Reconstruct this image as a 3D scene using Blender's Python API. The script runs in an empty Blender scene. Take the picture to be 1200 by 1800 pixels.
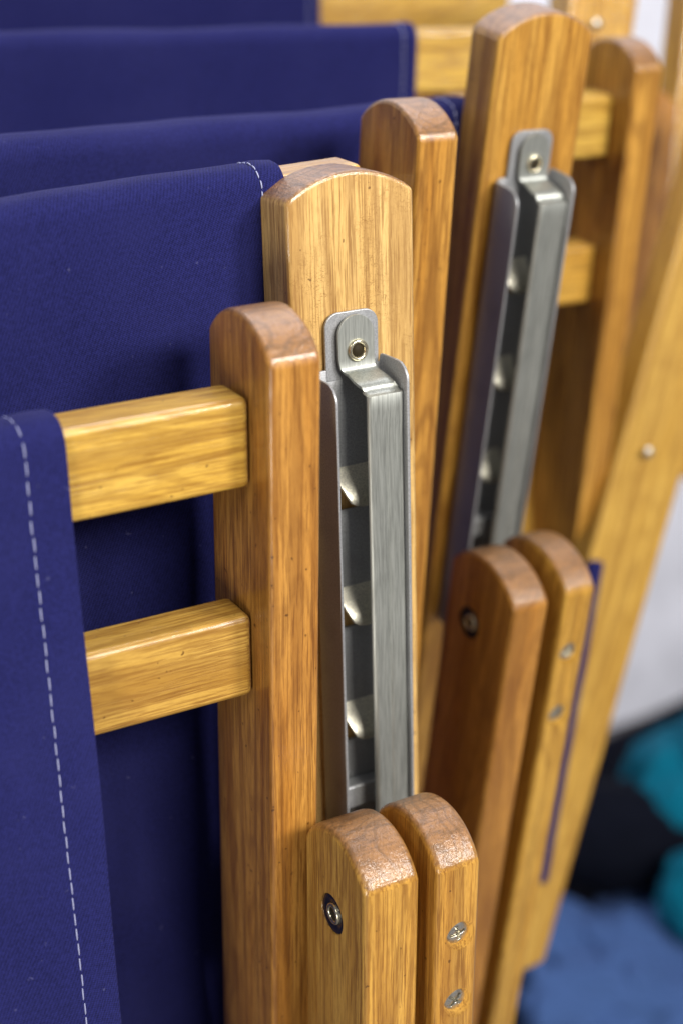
import bpy, bmesh, math, random
from mathutils import Vector, Matrix
random.seed(7)
S = bpy.context.scene
COL = S.collection
V = Vector
# ------------------------------------------------------------------ camera
FPX = 2810.0
AZ, PI_ = math.radians(29.5), math.radians(23.1)
FW = V((math.sin(AZ)*math.cos(PI_), math.cos(AZ)*math.cos(PI_), -math.sin(PI_)))
RT = V((math.cos(AZ), -math.sin(AZ), 0))
UP = RT.cross(FW)
CAM = V((-0.3125, -0.5401, 0.1940))
def at(x, y, d):                       # a point of the place seen at photo pixel x, y, d metres deep
    return CAM + d*(FW + (x-600)/FPX*RT - (y-900)/FPX*UP)
cd = bpy.data.cameras.new('camera'); cam = bpy.data.objects.new('camera', cd); COL.objects.link(cam)
cam.matrix_world = Matrix((( RT.x, UP.x, -FW.x, CAM.x), (RT.y, UP.y, -FW.y, CAM.y), (RT.z, UP.z, -FW.z, CAM.z), (0, 0, 0, 1)))
cd.sensor_fit = 'VERTICAL'; cd.sensor_height = 36; cd.sensor_width = 24
cd.lens = FPX/1800*36; cd.clip_start = 0.02; cd.clip_end = 100
cd.dof.use_dof = True; cd.dof.focus_distance = 0.640; cd.dof.aperture_fstop = 4.2
cd.dof.aperture_blades = 0
S.camera = cam
# ------------------------------------------------------------------ world and lamps
w = bpy.data.worlds.new('World'); S.world = w; w.use_nodes = True
bg = w.node_tree.nodes['Background']; bg.inputs[0].default_value = (0.78, 0.80, 0.92, 1); bg.inputs[1].default_value = 0.21
def lamp(name, loc, aim, sx, sy, e, col):
    l = bpy.data.lights.new(name, 'AREA'); l.shape = 'RECTANGLE'; l.size = sx; l.size_y = sy; l.energy = e; l.color = col
    o = bpy.data.objects.new(name, l); COL.objects.link(o); o.location = loc
    o.rotation_euler = (V(aim)-V(loc)).to_track_quat('-Z', 'Y').to_euler()
    return o
lamp('window_light', (0.25, -1.85, 1.15), (0, 0, -0.1), 0.7, 0.6, 36, (1.0, 0.95, 0.86))
lamp('overhead_light', (0.95, -1.55, 0.98), (0.05, 0, -0.05), 0.42, 0.34, 29, (1.0, 0.96, 0.95))
lamp('low_edge_light', (-1.25, -0.95, -0.42), (0, 0, -0.1), 0.30, 0.55, 7, (1.0, 0.96, 0.90))  # added lamp, not a window: draws highlights on upright edges, fills left faces
lamp('side_light', (-1.5, -0.9, 1.2), (-0.1, 0, -0.1), 0.6, 0.6, 6, (1.0, 0.95, 0.88))
lamp('ceiling_light', (0.35, 0.75, 1.9), (0.0, 0.0, 0), 1.6, 0.5, 29, (0.92, 0.93, 1.0))
S.view_settings.view_transform = 'Standard'; S.view_settings.look = 'None'
S.view_settings.exposure = 0.30; S.view_settings.gamma = 1.0
# ------------------------------------------------------------------ materials
def newmat(name):
    m = bpy.data.materials.new(name); m.use_nodes = True
    nt = m.node_tree; return m, nt, nt.nodes, nt.links, nt.nodes['Principled BSDF']
def mixc(N, L, f, a, b, mode='MIX'):
    n = N.new('ShaderNodeMix'); n.data_type = 'RGBA'; n.blend_type = mode
    for s, v in ((n.inputs[0], f), (n.inputs[6], a), (n.inputs[7], b)):
        if hasattr(v, 'links') or hasattr(v, 'is_linked'): L.new(v, s)
        else: s.default_value = v if isinstance(v, float) else (*v, 1)
    return n.outputs[2]
def mth(N, L, op, a, b=None, c=None, clamp=False):
    n = N.new('ShaderNodeMath'); n.operation = op; n.use_clamp = clamp
    for i, v in enumerate((a, b, c)):
        if v is None: continue
        if isinstance(v, (int, float)): n.inputs[i].default_value = v
        else: L.new(v, n.inputs[i])
    return n.outputs[0]
def smooth(N, L, v, lo, hi, a=0.0, b=1.0):
    n = N.new('ShaderNodeMapRange'); n.interpolation_type = 'SMOOTHSTEP'
    L.new(v, n.inputs[0])
    for i, q in zip((1, 2, 3, 4), (lo, hi, a, b)): n.inputs[i].default_value = q
    return n.outputs[0]
def noise(N, L, vec, scale, detail=2, rough=.5, dist=0.):
    n = N.new('ShaderNodeTexNoise'); n.inputs['Scale'].default_value = scale
    n.inputs['Detail'].default_value = detail; n.inputs['Roughness'].default_value = rough; n.inputs['Distortion'].default_value = dist
    L.new(vec, n.inputs['Vector']); return n.outputs[0]
def vmul(N, L, vec, s):
    n = N.new('ShaderNodeVectorMath'); n.operation = 'MULTIPLY'; L.new(vec, n.inputs[0]); n.inputs[1].default_value = s
    return n.outputs[0]
def wood(name, light, mid, dark, fleck=0.0, contrast=1.0, wave=0.0, end=(0.31, 0.150, 0.052)):
    m, nt, N, L, P = newmat(name)
    tc = N.new('ShaderNodeTexCoord'); oi = N.new('ShaderNodeObjectInfo')
    cmb = N.new('ShaderNodeCombineXYZ')
    for i, k in enumerate((3.7, 5.9, 8.3)): L.new(mth(N, L, 'MULTIPLY', oi.outputs['Random'], k), cmb.inputs[i])
    add = N.new('ShaderNodeVectorMath'); L.new(tc.outputs['Object'], add.inputs[0]); L.new(cmb.outputs[0], add.inputs[1])
    co = add.outputs[0]
    band = noise(N, L, vmul(N, L, co, (1, 1, .06)), 70, 3, .55, .6)
    # growth rings, bent along the board
    wv = N.new('ShaderNodeTexNoise'); L.new(vmul(N, L, co, (1, 1, .045)), wv.inputs['Vector']); wv.inputs['Scale'].default_value = 26; wv.inputs['Detail'].default_value = 1
    ring = mth(N, L, 'SINE', mth(N, L, 'MULTIPLY', wv.outputs[0], 80.0))
    ring = smooth(N, L, ring, -.2, 1.0)
    # wavy cathedral figure, stronger on some boards than on others
    w2 = N.new('ShaderNodeTexNoise'); L.new(vmul(N, L, co, (1, 1, .16)), w2.inputs['Vector']); w2.inputs['Scale'].default_value = 19; w2.inputs['Detail'].default_value = 2
    cath = smooth(N, L, mth(N, L, 'SINE', mth(N, L, 'MULTIPLY', w2.outputs[0], 150.0)), .1, 1.0)
    pore = noise(N, L, vmul(N, L, co, (1, 1, .03)), 1100, 2, .6, .25)
    pore2 = noise(N, L, vmul(N, L, co, (1, 1, .03)), 950, 2, .6, .4)
    patch = noise(N, L, vmul(N, L, co, (1, 1, .25)), 55, 2)
    pm = smooth(N, L, pore, .52, .60)
    pm2 = mth(N, L, 'MULTIPLY', smooth(N, L, pore2, .53, .64), smooth(N, L, patch, .35, .6, .35, 1.0))
    por = mth(N, L, 'MAXIMUM', mth(N, L, 'MULTIPLY', pm, .65), pm2)
    c = mixc(N, L, smooth(N, L, band, .3, .72), light, mid)
    c = mixc(N, L, mth(N, L, 'MULTIPLY', ring, .38*contrast), c, dark)
    c = mixc(N, L, mth(N, L, 'MULTIPLY', cath, smooth(N, L, oi.outputs['Random'], .2, .9, wave*.5, wave)), c, dark)
    c = mixc(N, L, mth(N, L, 'MULTIPLY', por, .72*contrast), c, dark)
    fine = noise(N, L, vmul(N, L, co, (1, 1, .12)), 2200, 2)
    c = mixc(N, L, mth(N, L, 'MULTIPLY', smooth(N, L, fine, .4, .75), .25), c, dark)
    if fleck:
        fl = noise(N, L, vmul(N, L, co, (1, 1, 1.5)), 230, 2, .6, 1.6)
        d = mth(N, L, 'ABSOLUTE', mth(N, L, 'SUBTRACT', fl, .5))
        fm = mth(N, L, 'MULTIPLY', smooth(N, L, d, .0, .028, 1.0, 0.0), smooth(N, L, noise(N, L, co, 42, 1), .45, .62))
        c = mixc(N, L, mth(N, L, 'MULTIPLY', fm, fleck), c, dark)
    # handling marks and small dark specks, and each board a little lighter or darker
    c = mixc(N, L, smooth(N, L, noise(N, L, co, 24, 4, .65), .52, .78, 0, .30), c, dark)
    c = mixc(N, L, smooth(N, L, noise(N, L, co, 330, 1), .745, .79, 0, .75), c, tuple(v*.5 for v in dark))
    hv = N.new('ShaderNodeHueSaturation'); L.new(c, hv.inputs['Color']); L.new(smooth(N, L, oi.outputs['Random'], 0, 1, .88, 1.08), hv.inputs['Value'])
    L.new(mth(N, L, 'MULTIPLY_ADD', oi.outputs['Random'], .014, .492), hv.inputs['Hue']); c = hv.outputs[0]
    # end grain where the board is cut across
    sn = N.new('ShaderNodeSeparateXYZ'); L.new(tc.outputs['Normal'], sn.inputs[0])
    ef = smooth(N, L, mth(N, L, 'ABSOLUTE', sn.outputs[2]), .30, .80)
    eb = noise(N, L, vmul(N, L, co, (1, .12, .12)), 500, 3, .6, .3)
    ed = noise(N, L, co, 1000, 2, .6)
    ee = mth(N, L, 'ADD', mth(N, L, 'MULTIPLY', smooth(N, L, eb, .42, .66), .6), mth(N, L, 'MULTIPLY', smooth(N, L, ed, .45, .7), .4))
    ec = mixc(N, L, ee, end, tuple(v*.38 for v in end))
    ec = mixc(N, L, mth(N, L, 'MULTIPLY', cath, .45), ec, tuple(v*.35 for v in end))
    c = mixc(N, L, ef, c, ec)
    L.new(c, P.inputs['Base Color'])
    rr = noise(N, L, co, 33, 4, .6); L.new(smooth(N, L, rr, .3, .75, .07, .24), P.inputs['Coat Roughness']); P.inputs['Roughness'].default_value = .42
    P.inputs['Specular IOR Level'].default_value = .4
    P.inputs['Coat Weight'].default_value = .7
    peel = noise(N, L, co, 260, 2)
    peel2 = noise(N, L, co, 620, 3, .7)
    h = mth(N, L, 'ADD', mth(N, L, 'MULTIPLY', por, -.25), mth(N, L, 'MULTIPLY', peel, .45))
    h = mth(N, L, 'ADD', h, mth(N, L, 'MULTIPLY', mth(N, L, 'MULTIPLY', peel2, ef), 2.4))
    b = N.new('ShaderNodeBump'); b.inputs['Strength'].default_value = .55; b.inputs['Distance'].default_value = .00035
    L.new(h, b.inputs['Height']); L.new(b.outputs[0], P.inputs['Normal']); L.new(b.outputs[0], P.inputs['Coat Normal'])
    return m
W_PALE = wood('oak_pale', (.74, .49, .18), (.64, .39, .12), (.22, .095, .018), fleck=.75, wave=.16)
W_HONEY = wood('oak_honey', (.66, .38, .072), (.54, .275, .040), (.17, .060, .005), wave=.28)
W_AMBER = wood('oak_amber', (.60, .31, .058), (.46, .205, .028), (.14, .045, .004), wave=.45)
W_YELLOW = wood('oak_yellow', (.66, .42, .085), (.54, .31, .045), (.22, .090, .008), contrast=1.0, wave=.35)

def metal(name, col, rough, grain=.3, streak=False, met=.92):
    m, nt, N, L, P = newmat(name)
    tc = N.new('ShaderNodeTexCoord').outputs['Object']
    n1 = noise(N, L, vmul(N, L, tc, (1, 1, .04)) if streak else tc, 1400, 3, .7); n2 = noise(N, L, vmul(N, L, tc, (1, 1, .03)), 500, 3, .6); n3 = noise(N, L, tc, 45, 3)
    c = mixc(N, L, smooth(N, L, n1, .3, .75), tuple(v*1.12 for v in col), tuple(v*.66 for v in col))
    c = mixc(N, L, mth(N, L, 'MULTIPLY', smooth(N, L, n3, .5, .75), .35), c, tuple(v*.6 for v in col))
    L.new(c, P.inputs['Base Color']); P.inputs['Metallic'].default_value = met
    r = mth(N, L, 'ADD', rough-.08, mth(N, L, 'MULTIPLY', n2, .18)); L.new(r, P.inputs['Roughness'])
    b = N.new('ShaderNodeBump'); b.inputs['Strength'].default_value = grain; b.inputs['Distance'].default_value = .0002
    L.new(mth(N, L, 'ADD', n1, mth(N, L, 'MULTIPLY', n2, .6)), b.inputs['Height']); L.new(b.outputs[0], P.inputs['Normal'])
    return m
M_ZINC = metal('zinc_plate', (.40, .41, .42), .50, .18, met=.62)
M_STRIP = metal('zinc_strip', (.46, .48, .44), .43, .10, streak=True, met=.8)
M_LIP = metal('lit_zinc', (.86, .83, .70), .40, .5)  # same zinc in a lighter copy: light falling on the catches, put into colour
M_BRASS = metal('nickel_ring', (.72, .66, .48), .22, .1)
M_SCREW = metal('screw_steel', (.70, .68, .60), .28, .1)
def plain(name, col, rough=.6, spec=.4):
    m, nt, N, L, P = newmat(name)
    tc = N.new('ShaderNodeTexCoord').outputs['Object']
    n = noise(N, L, tc, 9, 4, .6); c = mixc(N, L, smooth(N, L, n, .3, .7), col, tuple(v*.8 for v in col))
    L.new(c, P.inputs['Base Color']); P.inputs['Roughness'].default_value = rough; P.inputs['Specular IOR Level'].default_value = spec
    return m
M_BLACK = plain('black_washer', (.012, .012, .02), .25, .6)
M_BORE_SHADE = plain('bore_shade', (.03, .022, .010), .7, .2)  # near-black paint for the shade inside a hole
M_WALL = plain('white_wall', (.88, .90, 1.0), .7)
M_FLOOR = plain('dark_floor', (.14, .13, .13), .6)

def cloth(name, col, period=.00105, thread=True):
    m, nt, N, L, P = newmat(name)
    uv = N.new('ShaderNodeUVMap').outputs[0] if thread else N.new('ShaderNodeTexCoord').outputs['Object']
    tc = N.new('ShaderNodeTexCoord').outputs['Object']
    sp = N.new('ShaderNodeSeparateXYZ'); L.new(uv, sp.inputs[0])
    k = math.pi/period
    if thread:
        sx = mth(N, L, 'SINE', mth(N, L, 'MULTIPLY', mth(N, L, 'ADD', sp.outputs[0], mth(N, L, 'MULTIPLY', sp.outputs[1], .55)), 2*k))
        sy = mth(N, L, 'SINE', mth(N, L, 'MULTIPLY', sp.outputs[1], 2*k))
        wv = mth(N, L, 'ADD', mth(N, L, 'MULTIPLY', mth(N, L, 'MULTIPLY', sx, sy), .5), .5)
    else: wv = noise(N, L, tc, 700)
    n1 = noise(N, L, tc, 14, 4, .6); n2 = noise(N, L, tc, 800, 3, .75); n4 = noise(N, L, tc, 230, 2, .6)
    wv = mth(N, L, 'ADD', mth(N, L, 'MULTIPLY', wv, .65), mth(N, L, 'MULTIPLY', smooth(N, L, n2, .35, .65), .35))
    c = mixc(N, L, mth(N, L, 'MULTIPLY', wv, 1.0), tuple(v*.40 for v in col), tuple(min(1, v*1.75) for v in col))
    c = mixc(N, L, mth(N, L, 'MULTIPLY', smooth(N, L, n1, .35, .75), .45), c, tuple(min(1, v*1.35+.006) for v in col))
    c = mixc(N, L, mth(N, L, 'MULTIPLY', smooth(N, L, n4, .71, .76), .6), c, tuple(min(1, v*1.6+.05) for v in col))
    L.new(c, P.inputs['Base Color']); P.inputs['Roughness'].default_value = .9; P.inputs['Specular IOR Level'].default_value = .1
    P.inputs['Sheen Weight'].default_value = .05; P.inputs['Sheen Roughness'].default_value = .5; P.inputs['Sheen Tint'].default_value = (.5, .5, 1, 1)
    b = N.new('ShaderNodeBump'); b.inputs['Strength'].default_value = .6; b.inputs['Distance'].default_value = .0004
    L.new(wv, b.inputs['Height']); L.new(b.outputs[0], P.inputs['Normal'])
    return m
M_NAVY = cloth('navy_canvas', (.0112, .0125, .076), .00140)
M_THREAD = plain('white_thread', (.36, .38, .58), .8)
M_TEAL = cloth('teal_cloth', (.0, .095, .15), thread=False)
M_BLUE = cloth('blue_cloth', (.040, .080, .20), thread=False)
M_DARK = plain('black_cloth', (.002, .003, .008), .9, .1)

# ------------------------------------------------------------------ helpers
def link(name, me, mat, parent=None, mx=None):
    o = bpy.data.objects.new(name, me); COL.objects.link(o)
    if mat: me.materials.append(mat)
    if parent: o.parent = parent
    if mx is not None: o.matrix_basis = mx
    return o
def mesh(name, bm, sm=True):
    me = bpy.data.meshes.new(name); bmesh.ops.recalc_face_normals(bm, faces=bm.faces); bm.to_mesh(me); bm.free()
    if sm:
        for p in me.polygons: p.use_smooth = True
    return me
def T(x, y, z): return Matrix.Translation((x, y, z))
def R(ax, deg): return Matrix.Rotation(math.radians(deg), 4, ax)
def bev(o, wd, seg=3, ang=35):
    m = o.modifiers.new('bevel', 'BEVEL'); m.width = wd; m.segments = seg; m.limit_method = 'ANGLE'; m.angle_limit = math.radians(ang)
    m.harden_normals = False
    wn = o.modifiers.new('wn', 'WEIGHTED_NORMAL'); wn.keep_sharp = False; wn.weight = 90
def board(name, parent, wd, th, h, arch, mx, mat, bw=.0022):
    """a board hanging down its own z from the shoulders at z=0, arched end above"""
    bm = bmesh.new(); pts = [(-wd/2, -h), (wd/2, -h)]
    if arch > 0:
        r = ((wd/2)**2+arch**2)/(2*arch); a0 = math.asin(min(1, (wd/2)/r))
        for i in range(25):
            a = a0-2*a0*i/24; pts.append((r*math.sin(a), arch-r+r*math.cos(a)))
    else: pts += [(wd/2, 0), (-wd/2, 0)]
    f = bm.faces.new([bm.verts.new((x, -th/2, z)) for x, z in pts])
    g = bmesh.ops.extrude_face_region(bm, geom=[f])
    bmesh.ops.translate(bm, vec=(0, th, 0), verts=[v for v in g['geom'] if isinstance(v, bmesh.types.BMVert)])
    o = link(name, mesh(name, bm), mat, parent, mx); bev(o, bw); return o
def rung(parent, x0, x1, y, z, mat=None, name='rung', th=.021, hh=.036, rz=0, ry=0):
    mx = T(x0, y, z) @ R('Z', rz) @ R('Y', ry) @ R('Y', 90) @ T(0, 0, 0)
    o = board(name, parent, hh, th, abs(x1-x0), 0, mx, mat or W_YELLOW, .003); return o
def cyl(bm, r1, r2, z0, z1, n=40, cap0=True, cap1=True):
    a = [bm.verts.new((r1*math.cos(2*math.pi*i/n), r1*math.sin(2*math.pi*i/n), z0)) for i in range(n)]
    b = [bm.verts.new((r2*math.cos(2*math.pi*i/n), r2*math.sin(2*math.pi*i/n), z1)) for i in range(n)]
    for i in range(n): bm.faces.new((a[i], a[(i+1) % n], b[(i+1) % n], b[i]))
    if cap0: bm.faces.new(a[::-1])
    if cap1: bm.faces.new(b)
def lathe(name, prof, mat, parent, mx, n=40):
    bm = bmesh.new(); rings = [[bm.verts.new((r*math.cos(2*math.pi*i/n), r*math.sin(2*math.pi*i/n), z)) for i in range(n)] for r, z in prof]
    for a, b in zip(rings, rings[1:]):
        for i in range(n): bm.faces.new((a[i], a[(i+1) % n], b[(i+1) % n], b[i]))
    if prof[-1][0] < 1e-3: bm.faces.new(rings[-1])
    return link(name, mesh(name, bm), mat, parent, mx)
def cut(o, cutters):
    for cm, mx in cutters:
        c = link('cutter', cm, None, o, mx)
        m = o.modifiers.new('cut', 'BOOLEAN'); m.operation = 'DIFFERENCE'; m.object = c; m.solver = 'EXACT'
        while o.modifiers[0] != m and o.modifiers.find('cut') > 0 and False: pass
        o['_c'] = 1
    w0 = o.modifiers.get('wn'); had = w0 is not None
    if had: o.modifiers.remove(w0)
    bpy.context.view_layer.update()
    dg = bpy.context.evaluated_depsgraph_get()
    me = bpy.data.meshes.new_from_object(o.evaluated_get(dg))
    o.modifiers.clear(); o.data = me; del o['_c']
    for c in [c for c in COL.objects if c.name.startswith('cutter')]: bpy.data.objects.remove(c)
    if had:
        for p in o.data.polygons: p.use_smooth = True
        q = o.modifiers.new('wn', 'WEIGHTED_NORMAL'); q.weight = 100
    return o
def sheet(bm, grid, skip=lambda i, j: False):
    vs = [[bm.verts.new(p) for p in row] for row in grid]
    for i in range(len(vs)-1):
        for j in range(len(vs[0])-1):
            if not skip(i, j): bm.faces.new((vs[i][j], vs[i][j+1], vs[i+1][j+1], vs[i+1][j]))
def solid(o, t, off=0, b=.0004):
    m = o.modifiers.new('s', 'SOLIDIFY'); m.thickness = t; m.offset = off; m.use_even_offset = True
    if b:
        q = o.modifiers.new('b', 'BEVEL'); q.width = b; q.segments = 2; q.limit_method = 'ANGLE'; q.angle_limit = math.radians(50)
def empty(name, mx, label, cat, group=None):
    o = bpy.data.objects.new(name, None); COL.objects.link(o); o.matrix_basis = mx; o.empty_display_size = .05
    o['label'] = label; o['category'] = cat
    if group: o['group'] = group
    return o
def poly_sheet(bm, pts, y):
    bm.faces.new([bm.verts.new((x, y, z)) for x, z in pts])
def roundrect(x0, x1, z0, z1, r, n=8):
    p = [(x0, z0), (x1, z0)]
    for i in range(n+1):
        a = math.pi/2*i/n; p.append((x1-r+r*math.cos(a), z1-r+r*math.sin(a)))
    for i in range(n+1):
        a = math.pi/2+math.pi/2*i/n; p.append((x0+r+r*math.cos(a), z1-r+r*math.sin(a)))
    return p

# ------------------------------------------------------------------ the ratchet bracket
def bracket(parent, mx):
    XL, XR, D, ZB = -.0222, .0106, .0215, -.262
    holes = ((-.0515, -.0688), (-.1055, -.1226), (-.1600, -.1770), (-.222, -.236))
    zs = sorted({-.0075, ZB} | {h for p in holes for h in p} | {-.0335, -.09, -.14, -.20}, reverse=True)
    prof = []                                      # (x, y, drop of top edge)
    for q in (1, .97, .88, .75, .6, .45, .3): prof.append((XL, -D*q))
    for i in range(6):
        a = math.pi/2*i/5; prof.append((XL+.003-.003*math.cos(a), -.003+.003*math.sin(a)))
    prof += [(-.0165, 0), (-.011, 0), (-.002, 0), (.0035, 0)]
    for i in range(6):
        a = math.pi/2*i/5; prof.append((XR-.003+.003*math.sin(a), -.003+.003*math.cos(a)))
    for q in (.3, .45, .6, .75, .88, .97, 1): prof.append((XR, -D*q))
    def top(x, y):
        base = -.0085 if x < -.02 else -.0040 if x > .0100 else -.0075
        d = D+y; r = .0075
        return base - (r-math.sqrt(max(0, r*r-(r-d)**2)) if d < r else 0)
    bm = bmesh.new()
    grid = [[(x, y, top(x, y) if k == 0 else z) for x, y in prof] for k, z in enumerate(zs)]
    def skip(i, j):
        zc = (zs[i]+zs[i+1])/2; xc = (prof[j][0]+prof[j+1][0])/2
        return any(h0 > zc > h1 for h0, h1 in holes) and -.0166 < xc < .0036 and prof[j][1] > -1e-6
    sheet(bm, grid, skip)
    br = link('ratchet_bracket', mesh('ratchet_bracket', bm), M_ZINC, parent, mx); solid(br, .0013, 0, .00035)
    I = Matrix.Identity(4)
    bm = bmesh.new(); poly_sheet(bm, roundrect(-.0155, .0092, -.0125, .0155, .0062), -.0001)
    o = link('mounting_lug', mesh('mounting_lug', bm, False), M_ZINC, br, I); solid(o, .0014)
    # keeper strip: lug, step forward, long strip with two pressed lines
    bm = bmesh.new(); bx = -.0020
    path = []
    for i in range(9):                              # rounded head
        a = math.pi/2*i/8; r = .0083
        path.append((-.0028, .0143-r+r*math.cos(a), r*math.sin(a)+(1e-4)))
    path += [(-.0028, -.0035, .0083)]
    for i in range(1, 6):
        a = math.radians(72)*i/5; path.append((-.0028-.0038*(1-math.cos(a)), -.0062-.0038*math.sin(a), .0083-.0002*i))
    y1, z1 = path[-1][:2]
    path += [(y1-.0050, z1-.0016, .0080), (y1-.0092, z1-.0030, .0078)]
    y2, z2 = path[-1][:2]
    am = math.radians(72)
    for i in range(1, 9):
        a = am*i/8; path.append((y2-.0048*(math.sin(am)-math.sin(am-a)), z2-.0048*(math.cos(am-a)-math.cos(am)), .0078))
    y3, z3 = path[-1][:2]
    path += [(y3, z3-.006, .0078), (y3, z3-.014, .0078), (y3-.0005, z3-.10, .0078), (y3-.0005, ZB+.004, .0078)]
    us = (-1, -.93, -.80, -.66, -.30, -.10, 0, .10, .62, .70, .78, .86, .94, 1)
    grid = []
    for k, (y, z, hw) in enumerate(path):
        row = []
        cx = -.0026 if k < 10 else -.0026+.0038*min(1, (k-9)/9)
        for u in us:
            dy = 0
            if y < -.019 and z < z3-.008:
                if -.7 < u < .95: dy = .0004
                if abs(u) < .05: dy = .0008
                if u in (.78,): dy = .0006
            if abs(u) == 1 and k > 18: dy += .0012
            elif abs(u) in (.93, .94) and k > 18: dy += .0003
            row.append((cx+u*hw, y+dy, z))
        grid.append(row)
    sheet(bm, grid)
    o = link('keeper_strip', mesh('keeper_strip', bm), M_STRIP, br, I); solid(o, .0012, 0, .0003)
    # eyelet, closed by a dark plug that paints the shade of its bore
    e = T(-.0021, -.0038, -.0003) @ R('X', 90)
    lathe('eyelet', [(.0046, -.0012), (.0046, .0003), (.0041, .0009), (.0034, .0009), (.0029, .0004), (.0026, -.0006), (.0025, -.0035)], M_BRASS, br, e)
    bm = bmesh.new(); cyl(bm, .0028, .0028, -.0020, -.0001, cap0=True, cap1=True)
    link('eyelet_shade_plug', mesh('eyelet_shade_plug', bm), M_BORE_SHADE, br, e)
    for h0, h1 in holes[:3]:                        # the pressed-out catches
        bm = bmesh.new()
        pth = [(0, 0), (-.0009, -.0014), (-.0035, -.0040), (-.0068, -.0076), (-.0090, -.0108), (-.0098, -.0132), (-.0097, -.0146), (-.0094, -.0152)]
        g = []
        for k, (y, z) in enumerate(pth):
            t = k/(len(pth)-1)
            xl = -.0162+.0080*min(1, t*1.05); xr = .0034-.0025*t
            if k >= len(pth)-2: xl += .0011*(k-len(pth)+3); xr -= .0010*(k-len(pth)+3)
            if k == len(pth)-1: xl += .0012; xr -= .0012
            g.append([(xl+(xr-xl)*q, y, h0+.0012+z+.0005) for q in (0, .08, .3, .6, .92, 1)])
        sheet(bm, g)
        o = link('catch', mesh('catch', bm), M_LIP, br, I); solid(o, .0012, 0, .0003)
    bm = bmesh.new()                                # stop block near the foot of the channel
    bmesh.ops.create_cube(bm, size=1, matrix=T(-.006, -.0055, -.201) @ Matrix.Diagonal((.030, .008, .011, 1)))
    o = link('stop_block', mesh('stop_block', bm), M_ZINC, br, I); bev(o, .0012)
    return br

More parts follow.
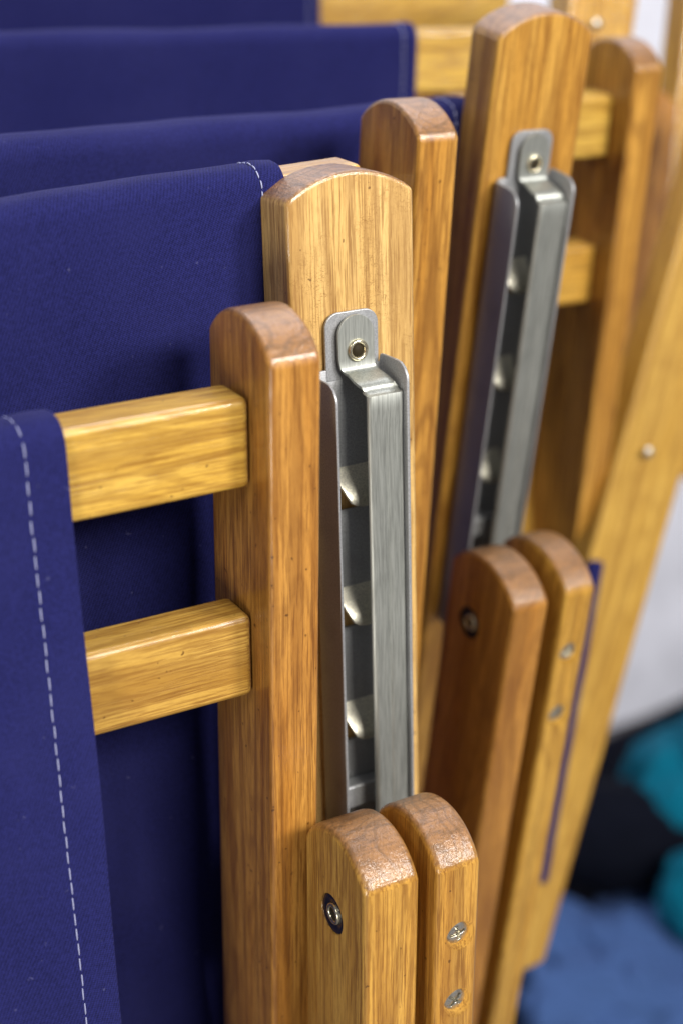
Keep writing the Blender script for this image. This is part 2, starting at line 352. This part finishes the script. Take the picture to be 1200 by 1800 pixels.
# ------------------------------------------------------------------ fabric slings
def sling(parent, xr, xl, y, z, front=.5, back=.5, hh=.036, th=.021, tilt=0.0, seam=.0105, wob=.0008, rz=0, seed=0, edge_lift=0, name='sling', slack=.0, stitch=.0034, gap=.0008, thick=1.0, ry=0):
    """a fabric band folded over a rail whose axis runs along x; xr is its right edge"""
    rnd = random.Random(seed); g = .0024; r = .0085
    hy, hz = th/2+g, hh/2+g
    path = []
    nF = 60
    for i in range(nF+1):
        t = 1-i/nF; path.append((-hy-slack*math.sin(math.pi*min(1, t*1.4))-tilt*front*t, hz-r-front*t))
    for i in range(1, 9):
        a = math.pi/2*i/8; path.append((-hy+r-r*math.cos(a), hz-r+r*math.sin(a)+.0006*math.sin(a)))
    path += [(-hy+r+(2*hy-2*r)*.5, hz+.0009)]
    for i in range(0, 9):
        a = math.pi/2*i/8; path.append((hy-r+r*math.sin(a), hz-r+r*math.cos(a)))
    for i in range(1, nF+1): path.append((hy+.002*i/nF, hz-r-back*i/nF))
    s = [0]
    for a, b in zip(path, path[1:]): s.append(s[-1]+math.hypot(b[0]-a[0], b[1]-a[1]))
    s0 = s[nF]
    ph = [rnd.uniform(0, 6.28) for _ in range(8)]
    def pt(x, k, out=0.0):
        yy, zz = path[k]; d = s[k]-s0
        a = path[max(0, k-1)]; b = path[min(len(path)-1, k+1)]
        ny, nz = -(b[1]-a[1]), (b[0]-a[0]); l = math.hypot(ny, nz) or 1; ny /= l; nz /= l
        amp = wob*(1+8*min(1, max(0, -d)/.3))
        n = amp*(math.sin(x*31+ph[0]+d*9)+.6*math.sin(x*73+ph[1]-d*17)+.35*math.sin(x*150+ph[2]+d*40))*.5
        n += .00035*math.sin(x*55+ph[3])*(1 if k > nF-2 else 0)
        hem = xr-x
        if hem < seam+.004: n += .0007*(1-abs(hem-.5*seam)/(seam)) - .0007*math.exp(-((hem-seam)/.0012)**2)
        n += out
        return (x, yy+ny*n, zz+nz*n)
    xs = [xr-q for q in (0, .0006, .002, .004, .006, .008, .0092, .0100, .0105, .0110, .0118, .0135)]
    nx = 70; xs += [xs[-1]-(xs[-1]-xl)*i/nx for i in range(1, nx+1)]
    bm = bmesh.new(); uvl = bm.loops.layers.uv.new('UVMap'); vs = [[bm.verts.new(pt(x, k)) for x in xs] for k in range(len(path))]
    for k in range(len(path)-1):
        for i in range(len(xs)-1):
            f = bm.faces.new((vs[k][i], vs[k+1][i], vs[k+1][i+1], vs[k][i+1]))
            for lp, (kk, ii) in zip(f.loops, ((k, i), (k+1, i), (k+1, i+1), (k, i+1))): lp[uvl].uv = (xs[ii], s[kk])
    me = bpy.data.meshes.new(name); bm.to_mesh(me); bm.free()
    for p in me.polygons: p.use_smooth = True
    mx = T(0, y, z) @ T(xr, 0, 0) @ R('Z', rz) @ R('Y', ry) @ T(-xr, 0, 0)
    o = link(name, me, M_NAVY, parent, mx); solid(o, .0009, 0, 0)
    # stitches: short raised threads along the hem
    bm = bmesh.new(); total = s[-1]; q = .001
    def samp(d):
        for k in range(len(s)-1):
            if s[k+1] >= d: return k, (d-s[k])/(s[k+1]-s[k])
        return len(s)-2, 1.
    while q < total-.004:
        x = xr-seam+rnd.uniform(-.00022, .00022)
        ring = []
        for e, rr in ((0, .00010), (stitch*.15, .00028*thick), (stitch*.5, .00034*thick), (stitch*.85, .00028*thick), (stitch, .00008)):
            k, t = samp(q+e); a = V(pt(x, k, .00095)); b = V(pt(x, min(k+1, len(path)-1), .00095)); c = a.lerp(b, t)
            dr = (b-a).normalized(); sx = V((1, 0, 0)); nn = sx.cross(dr).normalized()
            ring.append([bm.verts.new(c-nn*(.0003 if e in (0, stitch) else 0)+sx*rr*math.cos(j*math.pi/3)+nn*rr*math.sin(j*math.pi/3)) for j in range(6)])
        for a, b in zip(ring, ring[1:]):
            for j in range(6): bm.faces.new((a[j], a[(j+1) % 6], b[(j+1) % 6], b[j]))
        q += stitch+gap+rnd.uniform(-.08, .10)*stitch
    st = link('stitching', mesh('stitching', bm), M_THREAD, o, Matrix.Identity(4)); st['kind'] = 'stuff'
    return o

# ------------------------------------------------------------------ screws, rivets
def screw(bd, side_y, x, z, tip=0):
    """countersunk cross-head screw in the narrow face; bd is the board, local +-X is its narrow face"""
    pass
def cone_mesh(r, d):
    bm = bmesh.new(); cyl(bm, r*.35, r, -d, .0006, 36); 
    return mesh('cutter', bm, False)
def cross_mesh():
    bm = bmesh.new()
    for a in (0, 90): bmesh.ops.create_cube(bm, size=1, matrix=R('Z', a) @ Matrix.Diagonal((.0036, .00085, .0026, 1)))
    return mesh('cutter', bm, False)
def make_screw(parent, mx, roll):
    prof = [(.0050, -.0034), (.0058, -.0008), (.0056, -.0003), (.0045, .0003), (.0026, .0008), (.0004, .0010)]
    o = lathe('screw', prof, M_SCREW, parent, mx @ R('Z', roll), 32)
    # close the head underneath so the cross can be cut out of it
    bm = bmesh.new(); bm.from_mesh(o.data); bmesh.ops.holes_fill(bm, edges=bm.edges); bmesh.ops.recalc_face_normals(bm, faces=bm.faces); bm.to_mesh(o.data); bm.free()
    bm = bmesh.new()
    bmesh.ops.create_cube(bm, size=1, matrix=Matrix.Diagonal((.0068, .0014, .0034, 1)))
    c1 = mesh('cutter', bm, False)
    bm = bmesh.new()
    bmesh.ops.create_cube(bm, size=1, matrix=Matrix.Diagonal((.0014, .0068, .0034, 1)))
    c2 = mesh('cutter', bm, False)
    cut(o, [(c1, Matrix.Identity(4)), (c2, Matrix.Identity(4))])
    for p in o.data.polygons: p.use_smooth = p.normal.z < .999 and p.area < 2e-6 and abs(p.normal.z) > .2
    return o

# ------------------------------------------------------------------ chair assemblies
def wide_left(parent, x0, x1, yb, yf, z, arch, h, mat, name, lean=(0, 0), bw=.0022):
    """board whose broad face looks along -x: x0..x1 thick, yb..yf broad, shoulders at z"""
    mx = T((x0+x1)/2, (yb+yf)/2, z) @ R('Y', lean[0]) @ R('X', lean[1]) @ R('Z', 90)
    return board(name, parent, abs(yb-yf), abs(x1-x0), h, arch, mx, mat, bw)
def pair(parent, o, arch=.0135, m1=None, m2=None, lean=(0, 0), h=.55):
    x, yb, yf, z1, z2 = o['x'], o['yb'], o['yf'], o['z1'], o['z2']
    ym = (yb+yf)/2
    a = wide_left(parent, x[0], x[1], yb, yf, z1, arch, h, m1 or W_HONEY, 'swing_arm', lean, .0030)
    b = wide_left(parent, x[2], x[3], yb, yf, z2, arch, h, m2 or W_HONEY, 'swing_arm', lean, .0030)
    # board-local axes: X = parent +y, Y = parent -x, Z up
    tA, wA, tB = x[1]-x[0], yb-yf, x[3]-x[2]
    rm = T(o['rv'][0], tA/2, o['rv'][1]) @ R('X', -90)
    bm = bmesh.new(); cyl(bm, .0088, .0088, -.0022, .001, 40); c = mesh('cutter', bm, False)
    cut(a, [(c, rm)])
    wsh = lathe('rivet_washer', [(.0086, -.0022), (.0086, -.0006), (.0081, -.0002), (.0048, -.0010), (.0040, -.0018)], M_BLACK, a, rm)
    lathe('tube_rivet', [(.0047, -.0022), (.0047, -.0003), (.0041, .0003), (.0034, .0003), (.0028, -.0002), (.0025, -.0016), (.0025, -.0019)], M_BRASS, a, rm)
    bm = bmesh.new(); cyl(bm, .0029, .0029, -.0024, -.0003, 24); link('rivet_shade_plug', mesh('rivet_shade_plug', bm), M_BORE_SHADE, a, rm)  # solid plug, its dark colour stands for the shade in the hollow rivet
    cuts = []; mxs = []
    for sx, sz in o['sc']:
        sm = T(-wA/2, sx, sz) @ R('Y', -90)
        cuts.append((cone_mesh(.0074, .0070), sm)); mxs.append(sm)
    cut(b, cuts)
    for i, sm in enumerate(mxs): make_screw(b, sm @ T(0, 0, -.0028), 12+i*37)
    return a, b

GR = 'folded oak and canvas chairs stacked one behind another'
# ---- chair 1, nearest
c1 = empty('folding_chair', Matrix.Identity(4), 'nearest folded oak chair with sharp steel bracket and two yellow rungs beside navy canvas', 'folding chair', GR)
board('back_post', c1, .0580, .024, .60, .0098, R('X', -3.0) @ T(.0002, .0135, .0618), W_PALE)
bracket(c1, T(.0007, 0, .0008) @ R('X', -3.0))
wide_left(c1, -.0664, -.0447, -.001, -.053, .0185, .0135, .62, W_AMBER, 'front_leg', (0, 1.5), .0024)
rung(c1, -.0667, -.55, -.0265, -.0165)
rung(c1, -.0667, -.55, -.0245, -.1070)
rung(c1, .02, -.55, .0385, .0505, W_HONEY, ry=-2.0)
sling(c1, -.1395, -.56, -.0265, -.0165, .62, .60, tilt=.06, seed=3, seam=.0150, stitch=.0062, gap=.0005, thick=.85)
sling(c1, -.0172, -.56, .0395, .0500, .62, .62, seed=5, seam=.0105, wob=.0007, ry=-2.0)
pair(c1, dict(x=(-.0548, -.0298, -.0218, -.0010), yb=-.0535, yf=-.1035, z1=-.1840, z2=-.1855, rv=(.0015, -.0245),
     sc=[(-.0012, -.0330), (-.0010, -.0668)]), arch=.0150)

# ---- chair 2
R2 = Matrix.Rotation(math.radians(7.32), 4, V((7.192, 1.391, .093)).normalized())
c2 = empty('folding_chair', T(.1601, .1030, .0442) @ R2, 'second folded oak chair with the tallest post and the softly blurred steel bracket', 'folding chair', GR)
board('back_post', c2, .0560, .024, .60, .0110, T(-.0013, .0135, .0602), W_HONEY)
bracket(c2, Matrix.Identity(4))
wide_left(c2, -.1031, -.0822, -.001, -.052, .0300, .0120, .62, W_AMBER, 'front_leg', (0, -4.5))
rung(c2, -.1035, -.20, -.0265, -.0125)
rung(c2, -.1035, -.20, -.0265, -.1025)
rung(c2, -.010, -.55, .0390, .0002, W_HONEY, 'rung', ry=-1.0)
sling(c2, -.0192, -.62, .0390, .0002, .60, .60, seed=8, wob=.0006, seam=.012, ry=-1.0)
pair(c2, dict(x=(-.0515, -.0300, -.0205, -.0015), yb=-.045, yf=-.102, z1=-.1905, z2=-.1880, rv=(.006, -.0270),
     sc=[(0, -.0375), (0, -.0760)]), arch=.0135, m1=W_AMBER)

# ---- chair 3
R3 = R('X', 3.5) @ R('Y', 1.5)
c3 = empty('folding_chair', T(*at(1118, 122, .90)) @ R3, 'blurred folded chair right of the tallest post, with round-topped leg and slanting yellow board', 'folding chair', GR)
wide_left(c3, 0, .0200, .052, 0, 0, .0130, .62, W_AMBER, 'front_leg')
rung(c3, 0, -.12, .026, -.035)
rung(c3, 0, -.12, .026, -.124, W_HONEY)
inv3 = c3.matrix_basis.inverted()
def between(parent, inv, name, p, q, face, wd, th, mat, arch=.01):
    """board from top p down to q (world), its broad face turned towards `face`"""
    z = (p-q).normalized(); y = (face-face.dot(z)*z).normalized(); x = (-y).cross(z).normalized() * 1.0
    y = z.cross(x).normalized()
    m = Matrix(((x.x, y.x, z.x, p.x), (x.y, y.y, z.y, p.y), (x.z, y.z, z.z, p.z), (0, 0, 0, 1)))
    return board(name, parent, wd, th, (p-q).length, arch, inv @ m, mat, .003)
between(c3, inv3, 'long_board', at(880, 1676, 1.06), at(1318, 120, 1.02), V((0, -1, 0)), .060, .022, W_YELLOW, .009)
between(c3, inv3, 'canvas_edge', at(946, 1552, 1.03), at(1046, 985, 1.0), V((-.2, -1, 0)), .0115, .006, M_NAVY, 0)
bm = bmesh.new(); cyl(bm, .0036, .0030, 0, .0012, 24)
link('screw', mesh('screw', bm), M_SCREW, c3, inv3 @ T(*at(1139, 795, 1.018)) @ R('X', 90))

# ---- chair 4 and 5, far back
c4 = empty('folding_chair', T(*at(760, 75, .96)) @ R('Z', -8) @ R('Y', 1.2), 'blurred folded chair behind the tallest post, pale rail showing beside its stitched canvas', 'folding chair', GR)
inv4 = c4.matrix_basis.inverted()
rung(c4, .10, -.60, 0, -.010, W_YELLOW, 'rung')
sling(c4, -.0165, -.62, 0, -.010, .5, .5, seed=12, seam=.0085, wob=.0004)
between(c4, inv4, 'back_post', at(1052, -70, 1.04), at(905, 1000, 1.08), V((0, -1, 0)), .056, .024, W_HONEY)
bm = bmesh.new(); cyl(bm, .0040, .0034, 0, .0015, 24)
link('screw', mesh('screw', bm), M_SCREW, c4, inv4 @ T(*at(1048, 42, 1.020)) @ R('X', 90))
between(c4, inv4, 'front_leg', at(1136, 185, 1.12), at(1050, 1050, 1.16), V((0, -1, 0)), .040, .022, W_AMBER, .01)
c5 = empty('folding_chair', T(*at(620, -5, 1.12)) @ R('Z', -6), 'farthest folded chair, its strip of canvas cut off by the top edge', 'folding chair', GR)
inv5 = c5.matrix_basis.inverted()
rung(c5, .12, -.62, 0, -.006, W_YELLOW, 'rung', hh=.044)
sling(c5, -.0300, -.64, 0, -.006, .5, .5, hh=.044, seed=15, seam=.0085, wob=.0004)
between(c5, inv5, 'back_post', at(735, -140, 1.17), at(720, 900, 1.20), V((0, -1, 0)), .030, .022, W_AMBER)
between(c5, inv5, 'back_post', at(830, -140, 1.20), at(780, 900, 1.24), V((0, -1, 0)), .050, .022, W_HONEY)
between(c5, inv5, 'front_leg', at(1260, -160, 1.16), at(1152, 835, 1.18), V((0, -1, 0)), .058, .024, W_HONEY)

# ------------------------------------------------------------------ setting
def box(name, lo, hi, mat):
    bm = bmesh.new(); lo = V(lo); hi = V(hi)
    bmesh.ops.create_cube(bm, size=1, matrix=T(*((lo+hi)/2)) @ Matrix.Diagonal((*(hi-lo), 1)))
    o = link(name, mesh(name, bm, False), mat); o['kind'] = 'structure'; return o
box('floor', (-4, -4, -1.05), (4, 4, -.95), M_FLOOR)
box('wall', (-4, .95, -.95), (4, 1.05, 2.6), M_WALL)
def lump(name, p, ax, sc, mat, label, cat, seed, rough=.25, freq=14):
    from mathutils import noise as mn
    bm = bmesh.new(); bmesh.ops.create_icosphere(bm, subdivisions=6, radius=1)
    off = V((seed*3.1, seed*1.7, seed*5.3)); m = Matrix.Diagonal((*sc, 1))
    for v in bm.verts:
        d = v.co.copy(); q = m @ d
        k = mn.noise(q*freq+off)*rough + abs(mn.noise(q*freq*2.3+off))*rough*.6
        v.co = (m @ (d*(1+k)))
    o = link(name, mesh(name, bm), mat, None, T(*p) @ ax); o['label'] = label; o['category'] = cat; return o
FR = Matrix(((RT.x, UP.x, -FW.x, 0), (RT.y, UP.y, -FW.y, 0), (RT.z, UP.z, -FW.z, 0), (0, 0, 0, 1)))
lump('cloth', at(1225, 1370, 1.80), R('Z', -25) @ R('Y', -42), (.115, .07, .055), M_TEAL, 'crumpled teal cloth lying against the foot of the white wall', 'cloth', 1, .5, 18)
lump('cloth', at(1235, 1590, 1.68), R('Z', 10), (.040, .05, .06), M_TEAL, 'smaller teal cloth bundle at the right edge below the crumpled one', 'cloth', 2, .4, 20)
lump('cloth', at(1140, 1735, 1.66), R('Z', -28) @ R('Y', 14), (.16, .12, .045), M_BLUE, 'blurred mid blue cloth lying below the black bag', 'cloth', 3, .45, 16)
lump('cloth', at(1225, 1860, 1.60), R('Z', -30) @ R('Y', -30), (.09, .08, .04), M_TEAL, 'dark teal cloth cut off by the bottom right corner', 'cloth', 6, .4, 18)
lump('bag', at(1085, 1480, 1.76), R('Z', -30), (.085, .06, .055), M_DARK, 'black bag in the shadow beneath the crumpled teal cloth', 'bag', 4, .3, 9)
bm = bmesh.new(); bmesh.ops.create_cube(bm, size=1, matrix=Matrix.Diagonal((1.1, .75, .012, 1)))
o = link('floor_mat', mesh('floor_mat', bm), M_DARK, None, T(.72, .50, -.942) @ R('Z', 10)); bev(o, .004)
o['label'] = 'black mat on the floor under the blue and teal cloths'; o['category'] = 'mat'
